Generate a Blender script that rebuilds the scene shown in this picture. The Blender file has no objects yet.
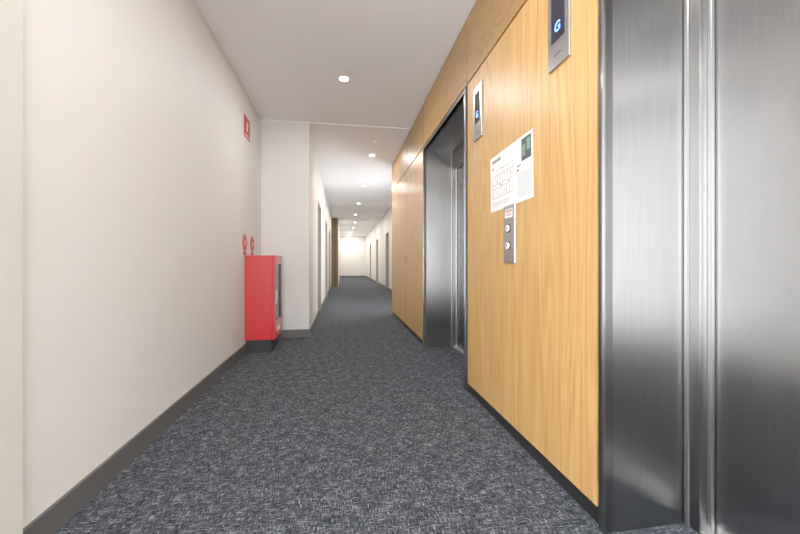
import bpy, math
from mathutils import Matrix, Vector
S=bpy.context.scene
S.view_settings.view_transform='Standard'
S.view_settings.exposure=.10
S.view_settings.gamma=1.25

# ---------------- materials ----------------
def newmat(name):
    m=bpy.data.materials.new(name); m.use_nodes=True
    nt=m.node_tree; b=nt.nodes['Principled BSDF']
    return m,nt,b
def plain(name,col,rough=0.6,metal=0.0,noise=0.0,nscale=30,emit=0,ecol=None,coat=0,alpha=None):
    m,nt,b=newmat(name)
    b.inputs['Base Color'].default_value=(*col,1)
    b.inputs['Roughness'].default_value=rough
    b.inputs['Metallic'].default_value=metal
    b.inputs['Coat Weight'].default_value=coat
    if emit:
        b.inputs['Emission Color'].default_value=(*(ecol or col),1)
        b.inputs['Emission Strength'].default_value=emit
    tc=nt.nodes.new('ShaderNodeTexCoord')
    n=nt.nodes.new('ShaderNodeTexNoise'); n.inputs['Scale'].default_value=nscale; n.inputs['Detail'].default_value=4
    nt.links.new(tc.outputs['Object'],n.inputs['Vector'])
    if noise>0:
        r=nt.nodes.new('ShaderNodeValToRGB')
        r.color_ramp.elements[0].position=.3; r.color_ramp.elements[1].position=.7
        r.color_ramp.elements[0].color=(*[c*(1-noise) for c in col],1)
        r.color_ramp.elements[1].color=(*[min(1,c*(1+noise)) for c in col],1)
        nt.links.new(n.outputs['Fac'],r.inputs['Fac']); nt.links.new(r.outputs['Color'],b.inputs['Base Color'])
    bp=nt.nodes.new('ShaderNodeBump'); bp.inputs['Strength'].default_value=.04; bp.inputs['Distance'].default_value=.002
    nt.links.new(n.outputs['Fac'],bp.inputs['Height']); nt.links.new(bp.outputs['Normal'],b.inputs['Normal'])
    return m
def noise_of(nt,tc,scale,detail=3,rough=.5,ns=1.0,dist=0):
    mp=nt.nodes.new('ShaderNodeMapping'); mp.inputs['Scale'].default_value=scale
    nt.links.new(tc.outputs['Object'],mp.inputs['Vector'])
    n=nt.nodes.new('ShaderNodeTexNoise'); n.inputs['Scale'].default_value=ns
    n.inputs['Detail'].default_value=detail; n.inputs['Roughness'].default_value=rough; n.inputs['Distortion'].default_value=dist
    nt.links.new(mp.outputs['Vector'],n.inputs['Vector'])
    return n.outputs['Fac']
def math_n(nt,op,a,b=None):
    n=nt.nodes.new('ShaderNodeMath'); n.operation=op
    for i,v in enumerate((a,b)):
        if v is None: continue
        if isinstance(v,(int,float)): n.inputs[i].default_value=v
        else: nt.links.new(v,n.inputs[i])
    return n.outputs[0]
def ramp(nt,fac,stops):
    r=nt.nodes.new('ShaderNodeValToRGB'); cr=r.color_ramp
    cr.elements[0].position=stops[0][0]; cr.elements[0].color=(*stops[0][1],1)
    cr.elements[1].position=stops[-1][0]; cr.elements[1].color=(*stops[-1][1],1)
    for p,c in stops[1:-1]:
        e=cr.elements.new(p); e.color=(*c,1)
    nt.links.new(fac,r.inputs['Fac']); return r.outputs['Color']

def wood(name,horizontal=False,tone=1.0,rough=.40):
    m,nt,b=newmat(name); tc=nt.nodes.new('ShaderNodeTexCoord')
    if horizontal: s1=(1.5,.6,3.2); s2=(60,5,220); s3=(1,1.5,30)
    else: s1=(1.5,3.4,.22); s2=(60,240,5); s3=(1,42,1.0)
    n1=noise_of(nt,tc,s1,2,.4)
    rings=math_n(nt,'SINE',math_n(nt,'MULTIPLY',n1,170))
    rings=math_n(nt,'MULTIPLY_ADD',rings,.5); rings.node.inputs[2].default_value=.5
    n2=noise_of(nt,tc,s2,3,.6); n3=noise_of(nt,tc,s3,4,.6)
    v=math_n(nt,'ADD',math_n(nt,'MULTIPLY',rings,.10),math_n(nt,'ADD',math_n(nt,'MULTIPLY',n2,.46),math_n(nt,'MULTIPLY',n3,.44)))
    t=tone
    col=ramp(nt,v,[(.32,(.38*t,.18*t,.048*t)),(.50,(.55*t,.30*t,.092*t)),(.68,(.63*t,.385*t,.14*t))])
    nt.links.new(col,b.inputs['Base Color'])
    b.inputs['Roughness'].default_value=rough
    b.inputs['Specular IOR Level'].default_value=.4
    bp=nt.nodes.new('ShaderNodeBump'); bp.inputs['Strength'].default_value=.05; bp.inputs['Distance'].default_value=.001
    nt.links.new(n2,bp.inputs['Height']); nt.links.new(bp.outputs['Normal'],b.inputs['Normal'])
    return m
def steel(name,col=(.31,.307,.303),rough=.30,an=1.0,bump=.012):
    m,nt,b=newmat(name); tc=nt.nodes.new('ShaderNodeTexCoord')
    n=noise_of(nt,tc,(260,260,3),3,.6); big=noise_of(nt,tc,(2,2,1.2),2,.5)
    c=ramp(nt,n,[(.3,tuple(x*.90 for x in col)),(.7,tuple(x*1.10 for x in col))])
    nt.links.new(c,b.inputs['Base Color'])
    b.inputs['Metallic'].default_value=1
    r=math_n(nt,'MULTIPLY_ADD',big,.06); r.node.inputs[2].default_value=rough-.03
    nt.links.new(r,b.inputs['Roughness'])
    b.inputs['Anisotropic'].default_value=an
    t=nt.nodes.new('ShaderNodeTangent'); t.direction_type='RADIAL'; t.axis='Z'
    nt.links.new(t.outputs[0],b.inputs['Tangent'])
    bp=nt.nodes.new('ShaderNodeBump'); bp.inputs['Strength'].default_value=bump; bp.inputs['Distance'].default_value=.02
    wav=noise_of(nt,tc,(1.5,1.5,2.6),1,.4)
    nt.links.new(wav,bp.inputs['Height']); nt.links.new(bp.outputs['Normal'],b.inputs['Normal'])
    return m
def carpet():
    m,nt,b=newmat('carpet_weave'); tc=nt.nodes.new('ShaderNodeTexCoord')
    a=noise_of(nt,tc,(24,220,1),3,.6); c=noise_of(nt,tc,(230,30,1),3,.6)
    mx=math_n(nt,'MAXIMUM',a,c)
    f=noise_of(nt,tc,(400,400,1),2,.6)
    big=noise_of(nt,tc,(14,14,1),3,.6)
    v=math_n(nt,'ADD',math_n(nt,'MULTIPLY',mx,.66),math_n(nt,'ADD',math_n(nt,'MULTIPLY',f,.23),math_n(nt,'MULTIPLY',big,.11)))
    col=ramp(nt,v,[(.475,(.009,.012,.018)),(.545,(.046,.053,.065)),(.605,(.175,.19,.21)),(.67,(.50,.515,.53))])
    nt.links.new(col,b.inputs['Base Color']); b.inputs['Roughness'].default_value=.95
    b.inputs['Specular IOR Level'].default_value=.1
    bp=nt.nodes.new('ShaderNodeBump'); bp.inputs['Strength'].default_value=.5; bp.inputs['Distance'].default_value=.004
    nt.links.new(v,bp.inputs['Height']); nt.links.new(bp.outputs['Normal'],b.inputs['Normal'])
    return m

M_wall=plain('painted_plaster',(.67,.66,.64),.55,noise=.012,nscale=6)
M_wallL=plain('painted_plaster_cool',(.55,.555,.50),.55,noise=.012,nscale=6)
M_ceil=plain('ceiling_paint',(.94,.935,.96),.7,noise=.008,nscale=4)
M_carpet=carpet()
M_base=plain('skirting_charcoal',(.075,.075,.075),.45,noise=.05)
M_black=plain('black_laminate',(.010,.010,.011),.4)
M_wood=wood('oak_veneer'); M_woodH=wood('oak_veneer_crossgrain',True,.62); M_woodD=wood('oak_dark_post',False,.25)
M_gap=plain('shadow_gap',(.012,.007,.004),.8)
M_steel=steel('brushed_steel'); M_steelD=steel('brushed_steel_door',(.32,.317,.315),.27,1.0,.012)
M_trim=steel('steel_trim',(.52,.52,.52),.3,.3,.02)
M_trimD=steel('steel_trim_dark',(.17,.165,.16),.3,.3)
M_red=plain('red_enamel',(.56,.010,.012),.32,coat=.2,noise=.02)
M_redsign=plain('red_sign',(.50,.010,.02),.5)
M_white=plain('white_plastic',(.85,.85,.84),.45)
M_paper=plain('poster_paper',(.83,.83,.82),.5)
M_grey=plain('print_grey',(.24,.24,.25),.6)
M_dgrey=plain('print_dark',(.05,.06,.07),.6)
M_pink=plain('print_red',(.60,.12,.10),.6)
M_green=plain('print_green',(.16,.26,.19),.6)
M_glass=plain('dark_glass',(.02,.022,.025),.08)
M_disp=plain('display_black',(.005,.007,.02),.15)
M_blue=plain('display_blue',(.12,.35,1.0),.4,emit=2.2,ecol=(.12,.36,1.0))
M_lamp=plain('lamp_glow',(1,.97,.92),.4,emit=25,ecol=(1,.95,.88))
M_exit=plain('exit_sign_glow',(.25,.65,.75),.4,emit=1.0,ecol=(.20,.5,.85))
M_exitw=plain('exit_sign_letter',(1,1,1),.4,emit=3,ecol=(1,1,1))
M_door=plain('door_paint',(.60,.56,.51),.5,noise=.02)
M_frame=plain('door_frame_paint',(.30,.27,.23),.5)

# ---------------- builders ----------------
def empty(name,loc):
    e=bpy.data.objects.new(name,None); e.location=loc; e.empty_display_size=.1
    S.collection.objects.link(e); return e
def link(o,parent):
    S.collection.objects.link(o)
    if parent:
        o.parent=parent; o.matrix_parent_inverse=Matrix.Translation(parent.location).inverted()
    return o
def boxes(name,lst,mat,parent=None,bevel=0):
    """one mesh from list of (x0,x1,y0,y1,z0,z1)"""
    V=[];F=[]
    for (x0,x1,y0,y1,z0,z1) in lst:
        n=len(V)
        V+=[(x0,y0,z0),(x1,y0,z0),(x1,y1,z0),(x0,y1,z0),(x0,y0,z1),(x1,y0,z1),(x1,y1,z1),(x0,y1,z1)]
        F+=[tuple(n+i for i in f) for f in [(0,3,2,1),(4,5,6,7),(0,1,5,4),(1,2,6,5),(2,3,7,6),(3,0,4,7)]]
    me=bpy.data.meshes.new(name); me.from_pydata(V,[],F); me.materials.append(mat)
    o=bpy.data.objects.new(name,me); link(o,parent)
    if bevel:
        b=o.modifiers.new('bevel','BEVEL'); b.width=bevel; b.segments=2; b.limit_method='ANGLE'
    return o
def box(name,x0,x1,y0,y1,z0,z1,mat,parent=None,bevel=0):
    return boxes(name,[(x0,x1,y0,y1,z0,z1)],mat,parent,bevel)
def lathe(name,prof,loc,axis,mat,parent=None,seg=32):
    """prof: (r,h) pairs around local z, mapped onto axis"""
    V=[];F=[]
    for r,h in prof:
        for i in range(seg):
            a=2*math.pi*i/seg; V.append((r*math.cos(a),r*math.sin(a),h))
    for k in range(len(prof)-1):
        for i in range(seg):
            j=(i+1)%seg; F.append((k*seg+i,k*seg+j,(k+1)*seg+j,(k+1)*seg+i))
    F.append(tuple(range(seg-1,-1,-1))); F.append(tuple((len(prof)-1)*seg+i for i in range(seg)))
    q=Vector((0,0,1)).rotation_difference(Vector(axis)).to_matrix().to_4x4()
    mt=Matrix.Translation(loc)@q
    me=bpy.data.meshes.new(name); me.from_pydata([tuple(mt@Vector(v)) for v in V],[],F); me.materials.append(mat)
    o=bpy.data.objects.new(name,me); return link(o,parent)
ROT_R=Matrix(((0,0,-1),(-1,0,0),(0,1,0))).to_4x4()   # sign faces -X
ROT_L=Matrix(((0,0,1),(1,0,0),(0,1,0))).to_4x4()     # sign faces +X
ROT_F=Matrix(((1,0,0),(0,0,-1),(0,1,0))).to_4x4()    # sign faces -Y
def poly(name,pts,loc,rot,mat,parent,th=.0008):
    mt=Matrix.Translation(loc)@rot; n=len(pts)
    V=[tuple(mt@Vector((x,y,0))) for x,y in pts]+[tuple(mt@Vector((x,y,th))) for x,y in pts]
    F=[tuple(range(n-1,-1,-1)),tuple(range(n,2*n))]+[(i,(i+1)%n,n+(i+1)%n,n+i) for i in range(n)]
    me=bpy.data.meshes.new(name); me.from_pydata(V,[],F); me.materials.append(mat)
    return link(bpy.data.objects.new(name,me),parent)
def rects(name,rs,loc,rot,mat,parent,th=.0008):
    mt=Matrix.Translation(loc)@rot; V=[];F=[]
    for (a,b,c,d) in rs:
        n=len(V)
        for z in (0,th):
            for x,y in ((a,c),(b,c),(b,d),(a,d)): V.append(tuple(mt@Vector((x,y,z))))
        F+=[tuple(n+i for i in f) for f in [(0,3,2,1),(4,5,6,7),(0,1,5,4),(1,2,6,5),(2,3,7,6),(3,0,4,7)]]
    me=bpy.data.meshes.new(name); me.from_pydata(V,[],F); me.materials.append(mat)
    return link(bpy.data.objects.new(name,me),parent)
def text(name,s,size,loc,rot,mat,parent):
    cu=bpy.data.curves.new(name,'FONT'); cu.body=s; cu.size=size; cu.align_x='CENTER'; cu.align_y='CENTER'
    cu.extrude=.0004; cu.offset=size*.02
    o=bpy.data.objects.new(name,cu); cu.materials.append(mat); S.collection.objects.link(o)
    o.parent=parent; o.matrix_parent_inverse=Matrix.Translation(parent.location).inverted()
    o.matrix_basis=Matrix.Translation(loc)@rot
    return o

XL=-1.06; XR=.96; H=2.91; YB=-6.0; YE=25.0; XFR=1.68; XL2=-.44; XL3=-.15; YRET=4.88; YW=6.745
# ---------------- shell ----------------
box('floor',-1.5,2.4,YB-.2,YE+.2,-.1,0,M_carpet)
ceil=box('ceiling',-1.5,2.4,YB-.2,YRET,H,H+.15,M_ceil)
box('corridor_ceiling_panel',-1.5,2.4,YRET,YE+.2,H-.010,H+.15,M_ceil,ceil)
HC=H-.010
WA,WB=-5.2,-.35      # unseen opening added behind the camera, left, to brighten the ceiling
box('wall_left',XL-.2,XL,1.0,YRET,0,H,M_wall)
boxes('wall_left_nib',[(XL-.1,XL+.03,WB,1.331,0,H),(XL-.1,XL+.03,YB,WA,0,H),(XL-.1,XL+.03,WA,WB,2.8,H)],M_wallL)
def fill_opening(name,plane_x,a,b,z0,z1,n):  # framed opening out of view, added to let fill light in
    e=empty(name,(plane_x,(a+b)/2,0)); L=[]
    for i in range(n+1):
        y=a+(b-a-.05)*i/n; L.append((plane_x-.03,plane_x+.03,y,y+.05,z0,z1))
    L+=[(plane_x-.03,plane_x+.03,a,b,z0,z0+.06),(plane_x-.03,plane_x+.03,a,b,z1-.06,z1)]
    boxes('mullions',L,M_black,e)
fill_opening('fill_opening_2',XL-.04,WA,WB,0,2.8,4)
box('wall_return',XL-.2,XL2,YRET,YRET+.15,0,HC,M_wall)
# far-left corridor wall with recessed doors
doorsL=[(6.6,7.5),(9.6,10.5),(12.2,13.1)]
segs=[];y=YRET+.15
for a,b in doorsL:
    segs.append((XL2-.2,XL2,y,a,0,HC)); segs.append((XL2-.2,XL2,a,b,2.15,HC)); y=b
segs.append((XL2-.2,XL2,y,15.0,0,HC))
boxes('wall_corridor_left',segs,M_wall)
for i,(a,b) in enumerate(doorsL):
    e=empty('door_%d'%(i+1),(XL2-.1,(a+b)/2,0))
    box('leaf',XL2-.14,XL2-.10,a+.04,b-.04,.005,2.11,M_door,e,.003)
    boxes('frame',[(XL2-.16,XL2+.012,a,a+.04,0,2.15),(XL2-.16,XL2+.012,b-.04,b,0,2.15),(XL2-.16,XL2+.012,a+.04,b-.04,2.11,2.15)],M_frame,e)
    lathe('handle',[(.012,0),(.012,.05),(.022,.05),(.022,.065)],(XL2-.10,a+.12,1.03),(1,0,0),M_trim,e,16)
# wood clad post
post=box('timber_post',XL2-.1,-.17,15.0,15.35,0,HC,M_woodD)
box('post_reveal',-.30,-.285,14.99,15.0,0,HC,M_gap,post)
box('wall_far_left',XL3-.2,XL3,15.35,YE,0,HC,M_wall)
box('wall_end',-.6,2.2,YE,YE+.2,0,HC,M_wall)
# far right wall: unseen opening behind timber return, added as daylight fill, then doors
doorsR=[(12.6,13.5),(16.4,17.3),(20.5,21.4)]
GA,GB=7.1,8.5
segs=[(XFR,XFR+.2,YW,GA,0,HC),(XFR,XFR+.2,GA,GB,2.0,HC),(XFR,XFR+.2,GA,GB,0,.9)];y=GB
for a,b in doorsR:
    segs.append((XFR,XFR+.2,y,a,0,HC)); segs.append((XFR,XFR+.2,a,b,2.15,HC)); y=b
segs.append((XFR,XFR+.2,y,YE,0,HC))
boxes('wall_corridor_right',segs,M_wall)
fill_opening('fill_opening_3',XFR+.1,GA,GB,.9,2.0,1)
for i,(a,b) in enumerate(doorsR):
    e=empty('door_%d'%(i+4),(XFR+.1,(a+b)/2,0))
    box('leaf',XFR+.10,XFR+.14,a+.04,b-.04,.005,2.11,M_door,e,.003)
    boxes('frame',[(XFR-.012,XFR+.16,a,a+.04,0,2.15),(XFR-.012,XFR+.16,b-.04,b,0,2.15),(XFR-.012,XFR+.16,a+.04,b-.04,2.11,2.15)],M_frame,e)
    lathe('handle',[(.012,0),(.012,.05),(.022,.05),(.022,.065)],(XFR+.10,a+.12,1.03),(-1,0,0),M_trim,e,16)
# back wall with an unseen opening added for fill from behind
boxes('wall_back',[(-1.26,-.8,YB-.15,YB,0,H),(1.6,2.2,YB-.15,YB,0,H),(-.8,1.6,YB-.15,YB,2.6,H)],M_wall)
w=empty('fill_opening_1',(.4,YB-.07,0))
boxes('mullions',[(-.8,-.74,YB-.1,YB-.04,0,2.6),(.37,.43,YB-.1,YB-.04,0,2.6),(1.54,1.6,YB-.1,YB-.04,0,2.6),(-.74,1.54,YB-.1,YB-.04,2.54,2.6),(-.74,1.54,YB-.1,YB-.04,0,.08)],M_black,w)
# baseboards
def bb(n,l): boxes('baseboard_'+n,l,M_base)
bb('left',[(XL,XL+.014,1.331,YRET,0,.105)])
bb('left_nib',[(XL+.03,XL+.044,WB,1.331,0,.105)])
bb('return',[(XL+.014,XL2+.014,YRET-.014,YRET,0,.105)])
def skip(doors,x0,x1,ya,yb):
    r=[];y=ya
    for a,b in doors: r.append((x0,x1,y,a,0,.105)); y=b
    r.append((x0,x1,y,yb,0,.105)); return r
bb('corridor_left',skip(doorsL,XL2,XL2+.014,YRET,15.0))
bb('corridor_right',skip(doorsR,XFR-.014,XFR,YW,YE))
bb('end',[(XL3,XFR,YE-.014,YE,0,.105)])

# ---------------- right timber wall ----------------
EL=[(-.28,1.150),(2.635,4.05)]   # lift openings
TR=.038
YN0=EL[0][0]-TR; YN1=EL[0][1]+TR; YF0=EL[1][0]-TR; YF1=EL[1][1]+TR
RA,RB=-4.6,-1.0      # unseen opening, right, added to lift ceiling and left wall
wr=boxes('wall_right',[(XR+.03,XR+.35,YB,RA,0,H),(XR+.03,XR+.35,RB,YN0,0,H),(XR+.03,XR+.35,RA,RB,2.75,H),
   (XR+.03,XR+.30,YN1,YF0,0,H),(XR+.03,XFR+.2,YF1,YW-.01,0,HC),
   (XR+.03,XR+.35,YN0,YN1,2.45,H),(XR+.03,XR+.35,YF0,YF1,2.45,H)],M_gap)
fill_opening('fill_opening_4',XR+.1,RA,RB,0,2.75,3)
g=.0065; gz=.008; zj=2.387
def panel(n,y0,y1,z0,z1,mat): box(n,XR,XR+.03,y0+g,y1-g,z0,z1,mat,wr,.0015)
panel('timber_panel_behind',RB,YN0,.07,zj-gz,M_wood); panel('timber_panel_lobby',YB,RA,.07,H-.004,M_wood)
panel('timber_panel_main',YN1,YF0,.07,zj-gz,M_wood)
ym=5.20
panel('cupboard_door_near',YF1,ym,.07,zj-gz,M_wood); panel('cupboard_door_far',ym,YW,.07,zj-gz,M_wood)
cuts=[RB,YN0,YN1,YF0+.01,YF1,ym,YW]
for i in range(len(cuts)-1):
    top=H if cuts[i+1]<4.9 else HC
    panel('timber_head_panel_%d'%i,cuts[i],cuts[i+1],zj+gz,top-.004,M_woodH)
box('timber_end_panel',XR,XFR,YW-.01,YW,0,HC,M_wood,wr)
boxes('cupboard_pulls',[(XR-.012,XR,ym-.08,ym-.065,1.0,1.10),(XR-.012,XR,ym+.065,ym+.08,1.0,1.10)],M_trimD,wr,.002)
boxes('baseboard_right',[(XR+.008,XR+.03,RB,YN0,0,.066),(XR+.008,XR+.03,YN1,YF0,0,.066),(XR+.008,XR+.03,YF1,YW-.01,0,.066)],M_black)

# ---------------- lifts ----------------
def lift(name,y0,y1):
    e=empty(name,(XR+.2,(y0+y1)/2,0)); Z=2.34; xd=1.30
    boxes('portal_trim',[(XR-.010,XR+.03,y0-TR+.012,y0,0,Z+TR),(XR-.010,XR+.03,y1,y1+TR-.012,0,Z+TR),(XR-.010,XR+.03,y0,y1,Z,Z+TR-.012)],M_trimD,e,.002)
    boxes('portal_edge',[(XR-.013,XR-.001,y0-.010,y0+.001,0,Z),(XR-.013,XR-.001,y1-.001,y1+.010,0,Z)],M_steel,e,.002)
    boxes('portal_reveal',[(XR+.03-.03,xd+.12,y1+.0005,y1+.02,0,Z),(XR,xd+.12,y0-.02,y0-.0005,0,Z),(XR,xd+.12,y0-.02,y1+.02,Z,Z+.02)],M_steel,e,.001)
    s=.06
    boxes('door_jamb',[(xd,xd+.07,y1-s,y1,0,Z),(xd,xd+.07,y0,y0+s,0,Z),(xd,xd+.07,y0+s,y1-s,2.12,Z)],M_steel,e,.004)
    boxes('door_jamb_bead',[(xd-.008,xd,y1-.022,y1-.004,0,Z),(xd+.0305,xd+.0455,y1-s-.016,y1-s,0,2.12)],M_trim,e,.003)
    mid=(y0+y1)/2
    box('door_leaf_near',xd+.05,xd+.08,y0+s-.02,mid-.002,.012,2.13,M_steelD,e,.002)
    box('door_leaf_far',xd+.05,xd+.08,mid+.002,y1-s+.02,.012,2.13,M_steelD,e,.002)
    box('sill',xd-.0,xd+.12,y0,y1,-.0,.011,M_trim,e)
    box('shaft_backing',xd+.12,xd+.14,y0-.02,y1+.02,0,Z+.02,M_black,e)
    return e
lift('elevator',*EL[0]); lift('elevator',*EL[1])

# ---------------- indicators ----------------
def indicator(y0,y1,z0,z1):
    e=empty('floor_indicator',(XR,(y0+y1)/2,(z0+z1)/2)); ym=(y0+y1)/2
    box('plate',XR-.012,XR,y0,y1,z0,z1,M_trim,e,.003)
    box('screen',XR-.0135,XR-.012,y0+.03,y1-.03,z0+.115,z1-.05,M_disp,e)
    text('digit','G',.06,(XR-.0142,ym,z0+.17),ROT_R,M_blue,e)
    box('lower_slot',XR-.0135,XR-.012,y0+.05,y1-.05,z0+.05,z0+.054,M_dgrey,e)
indicator(1.345,1.50,1.882,2.262); indicator(2.289,2.437,1.882,2.262)

# call panel
e=empty('call_button_panel',(XR,1.89,1.17))
box('plate',XR-.010,XR,1.824,1.959,1.0,1.335,M_trim,e,.003)
for z in (1.20,1.10):
    lathe('button_ring',[(.026,0),(.026,.004),(.022,.006)],(XR-.010,1.8915,z),(-1,0,0),M_dgrey,e,24)
    lathe('button',[(.019,0),(.019,.005),(.017,.007)],(XR-.0155,1.8915,z),(-1,0,0),M_white,e,24)
poly('arrow_up',[(-.008,-.006),(.008,-.006),(0,.008)],(XR-.0226,1.8915,1.20),ROT_R,M_dgrey,e)
poly('arrow_down',[(-.008,.006),(0,-.008),(.008,.006)],(XR-.0226,1.8915,1.10),ROT_R,M_dgrey,e)
rects('notice_label',[(-.045,.045,0,.05)],(XR-.0105,1.8915,1.262),ROT_R,M_paper,e)
rects('notice_marks',[(-.038,.038,.034,.042),(-.038,.02,.022,.026),(-.038,.03,.012,.016)],(XR-.0114,1.8915,1.262),ROT_R,M_pink,e,.0005)

# poster (evacuation plan): local x 0..0.50 left->right, y 0..0.34
e=empty('evacuation_plan_poster',(XR,1.9,1.5))
tilt=Matrix.Rotation(math.radians(1.2),4,'Z'); PR=ROT_R@tilt; PL=(XR-.001,2.155,1.325)
poly('sheet',[(0,0),(.515,0),(.515,.35),(0,.35)],PL,PR,M_paper,e,.0012)
PL2=(XR-.0023,2.155,1.325)
W=[];
def ln(a,b,c,d): W.append((a,b,c,d))
t=.0026
for x in (.03,.07,.10,.135,.17,.20,.235,.27,.30): ln(x,x+t,.16,.22)
for x in (.045,.08,.12,.155,.19,.225,.26,.30): ln(x,x+t,.08,.14)
for y_ in (.08,.14,.16,.22): ln(.03,.302,y_,y_+t)
ln(.03,.03+t,.08,.22); ln(.10,.30,.25,.25+t); ln(.10,.10+t,.22,.25); ln(.30,.30+t,.22,.25); ln(.18,.18+t,.22,.25)
for y_ in (.03,.04,.05): ln(.03,.26,y_,y_+.002)
rects('plan_lines',W,PL2,PR,M_grey,e,.0004)
rects('plan_title_bar',[(.03,.15,.305,.325)],PL2,PR,M_grey,e,.0004)
rects('plan_rows',[(.35,.50,y_,y_+.003) for y_ in (.03,.042,.054,.066,.078,.09,.102,.114,.126,.138,.15)],PL2,PR,M_grey,e,.0004)
rects('plan_red_marks',[(.09,.10,.175,.185),(.21,.22,.10,.11),(.35,.37,.17,.185),(.27,.28,.19,.20),(.03,.05,.265,.28)],PL2,PR,M_pink,e,.0005)
rects('plan_green_marks',[(.14,.16,.147,.155),(.35,.39,.195,.205),(.24,.26,.147,.155)],PL2,PR,M_green,e,.0005)
rects('plan_photo',[(.40,.50,.215,.335)],PL2,PR,M_dgrey,e,.0005)
rects('plan_photo_detail',[(.41,.44,.24,.30),(.455,.49,.26,.32)],(XR-.0029,2.155,1.325),PR,M_green,e,.0004)

# ---------------- hose reel cabinet ----------------
e=empty('fire_hose_cabinet',(-.9,4.3,0)); cx0,cx1,cy0,cy1,cz0,cz1=XL+.002,-.737,4.08,4.53,.145,1.085
box('body',cx0,cx1-.03,cy0,cy1,cz0,cz1,M_red,e,.006)
fx0,fx1=cx1-.028,cx1
boxes('door_frame',[(fx0,fx1,cy0,cy0+.07,cz0,cz1),(fx0,fx1,cy1-.07,cy1,cz0,cz1),(fx0,fx1,cy0+.07,cy1-.07,cz0,cz0+.20),(fx0,fx1,cy0+.07,cy1-.07,cz1-.10,cz1)],M_red,e,.003)
box('door_glass',fx0+.004,fx1-.012,cy0+.07,cy1-.07,cz0+.20,cz1-.10,M_glass,e)
boxes('glass_bead',[(fx1-.012,fx1+.003,cy0+.07,cy0+.078,cz0+.20,cz1-.10),(fx1-.012,fx1+.003,cy1-.078,cy1-.07,cz0+.20,cz1-.10)],M_black,e)
boxes('latch',[(fx1,fx1+.02,cy0+.02,cy0+.05,.56,.68),(fx1,fx1+.012,cy0+.012,cy0+.058,.54,.70)],M_trim,e,.003)
boxes('hinges',[(fx1-.03,fx1+.004,cy1,cy1+.01,.3,.38),(fx1-.03,fx1+.004,cy1,cy1+.01,.85,.93)],M_trim,e)
rects('door_label',[(-.10,.10,0,.05)],(fx1+.0005,(cy0+cy1)/2,cz0+.07),ROT_L,M_white,e)
box('plinth',XL+.016,-.78,cy0+.03,cy1-.03,0,cz0,M_black,e)

# pictogram helper: extinguisher
def extinguisher(loc,s,parent):
    poly('pictogram_body',[(-.16*s,-.38*s),(.16*s,-.38*s),(.16*s,.10*s),(.10*s,.2*s),(-.10*s,.2*s),(-.16*s,.10*s)],loc,ROT_L,M_white,parent,.0006)
    rects('pictogram_hose',[(-.05*s,.05*s,.2*s,.30*s),(-.05*s,.26*s,.28*s,.34*s),(.22*s,.28*s,-.02*s,.30*s)],loc,ROT_L,M_white,parent,.0006)
for k,yc in enumerate((4.09,4.42)):
    e=empty('fire_point_sign',(XL,yc,1.2))
    lathe('disc',[(.095,0),(.095,.003)],(XL,yc,1.225),(1,0,0),M_redsign,e,40)
    lathe('ring',[(.078,0),(.078,.0006)],(XL+.003,yc,1.225),(1,0,0),M_white,e,40)
    lathe('field',[(.074,0),(.074,.0006)],(XL+.0036,yc,1.225),(1,0,0),M_redsign,e,40)
    extinguisher((XL+.0043,yc,1.225),.09,e)
    rects('caption_plate',[(-.06,.06,0,.035)],(XL,yc,1.09),ROT_L,M_redsign,e,.002)
e=empty('fire_location_sign',(XL,4.15,2.53))
rects('plate',[(-.12,.12,0,.24)],(XL,4.18,2.40),ROT_L,M_redsign,e,.004)
extinguisher((XL+.0045,4.18,2.54),.15,e)
rects('caption_bars',[(-.09,.09,.02,.026),(-.09,.05,.034,.040)],(XL+.0042,4.18,2.40),ROT_L,M_white,e,.0006)

# exit sign at end (hung from ceiling)
e=empty('exit_sign',(.33,22,2.5))
box('housing',.15,.55,22,22.05,2.30,2.50,M_exit,e,.005); boxes('hanger',[(.25,.26,22.02,22.03,2.5,HC),(.44,.45,22.02,22.03,2.5,HC)],M_white,e)
text('lettering','EXIT',.15,(.35,21.998,2.40),ROT_F,M_exitw,e)

# smoke detector
e=empty('smoke_detector',(.53,5.5,H-.05))
lathe('base',[(.05,0),(.052,.012),(.04,.022),(.036,.04),(.02,.046)],(.53,5.45,HC),(0,0,-1),M_white,e)

# ---------------- downlights ----------------
def downlight(x,y,z,power,col):
    e=empty('downlight',(x,y,z))
    lathe('trim_ring',[(.062,0),(.062,.004),(.048,.006)],(x,y,z),(0,0,-1),M_white,e)
    lathe('lens',[(.044,0),(.044,.0015)],(x,y,z-.006),(0,0,-1),M_lamp,e)
    l=bpy.data.lights.new('lamp','AREA'); l.shape='DISK'; l.size=.10; l.energy=power; l.color=col
    o=bpy.data.objects.new('lamp',l); S.collection.objects.link(o); o.location=(x,y,z-.012)
    o.parent=e; o.matrix_parent_inverse=Matrix.Translation(e.location).inverted()
warm=(1,.90,.78); neu=(1,.95,.90)
for y in (-4.0,-1.4,1.15,3.67): downlight(.02,y,H,18,neu)
for y,p in ((6.16,11),(8.62,20),(11.2,24),(13.8,26)): downlight(.52,y,HC,p,warm)
for y in (16.5,19.2,21.8,24.2): downlight(.6,y,HC,40,warm)

# world: soft daylight through the added openings
w=bpy.data.worlds.new('World'); S.world=w; w.use_nodes=True
bg=w.node_tree.nodes['Background']; bg.inputs[0].default_value=(.95,.97,1.0,1); bg.inputs[1].default_value=13.5

# ---------------- camera ----------------
cam=bpy.data.cameras.new('camera'); co=bpy.data.objects.new('camera',cam); S.collection.objects.link(co)
cam.sensor_width=36; cam.lens=350/800*36; cam.clip_start=.02; cam.shift_y=-4/800
co.location=(0,0,1.0); co.rotation_euler=(math.radians(90),0,-math.radians(9.41))
S.camera=co
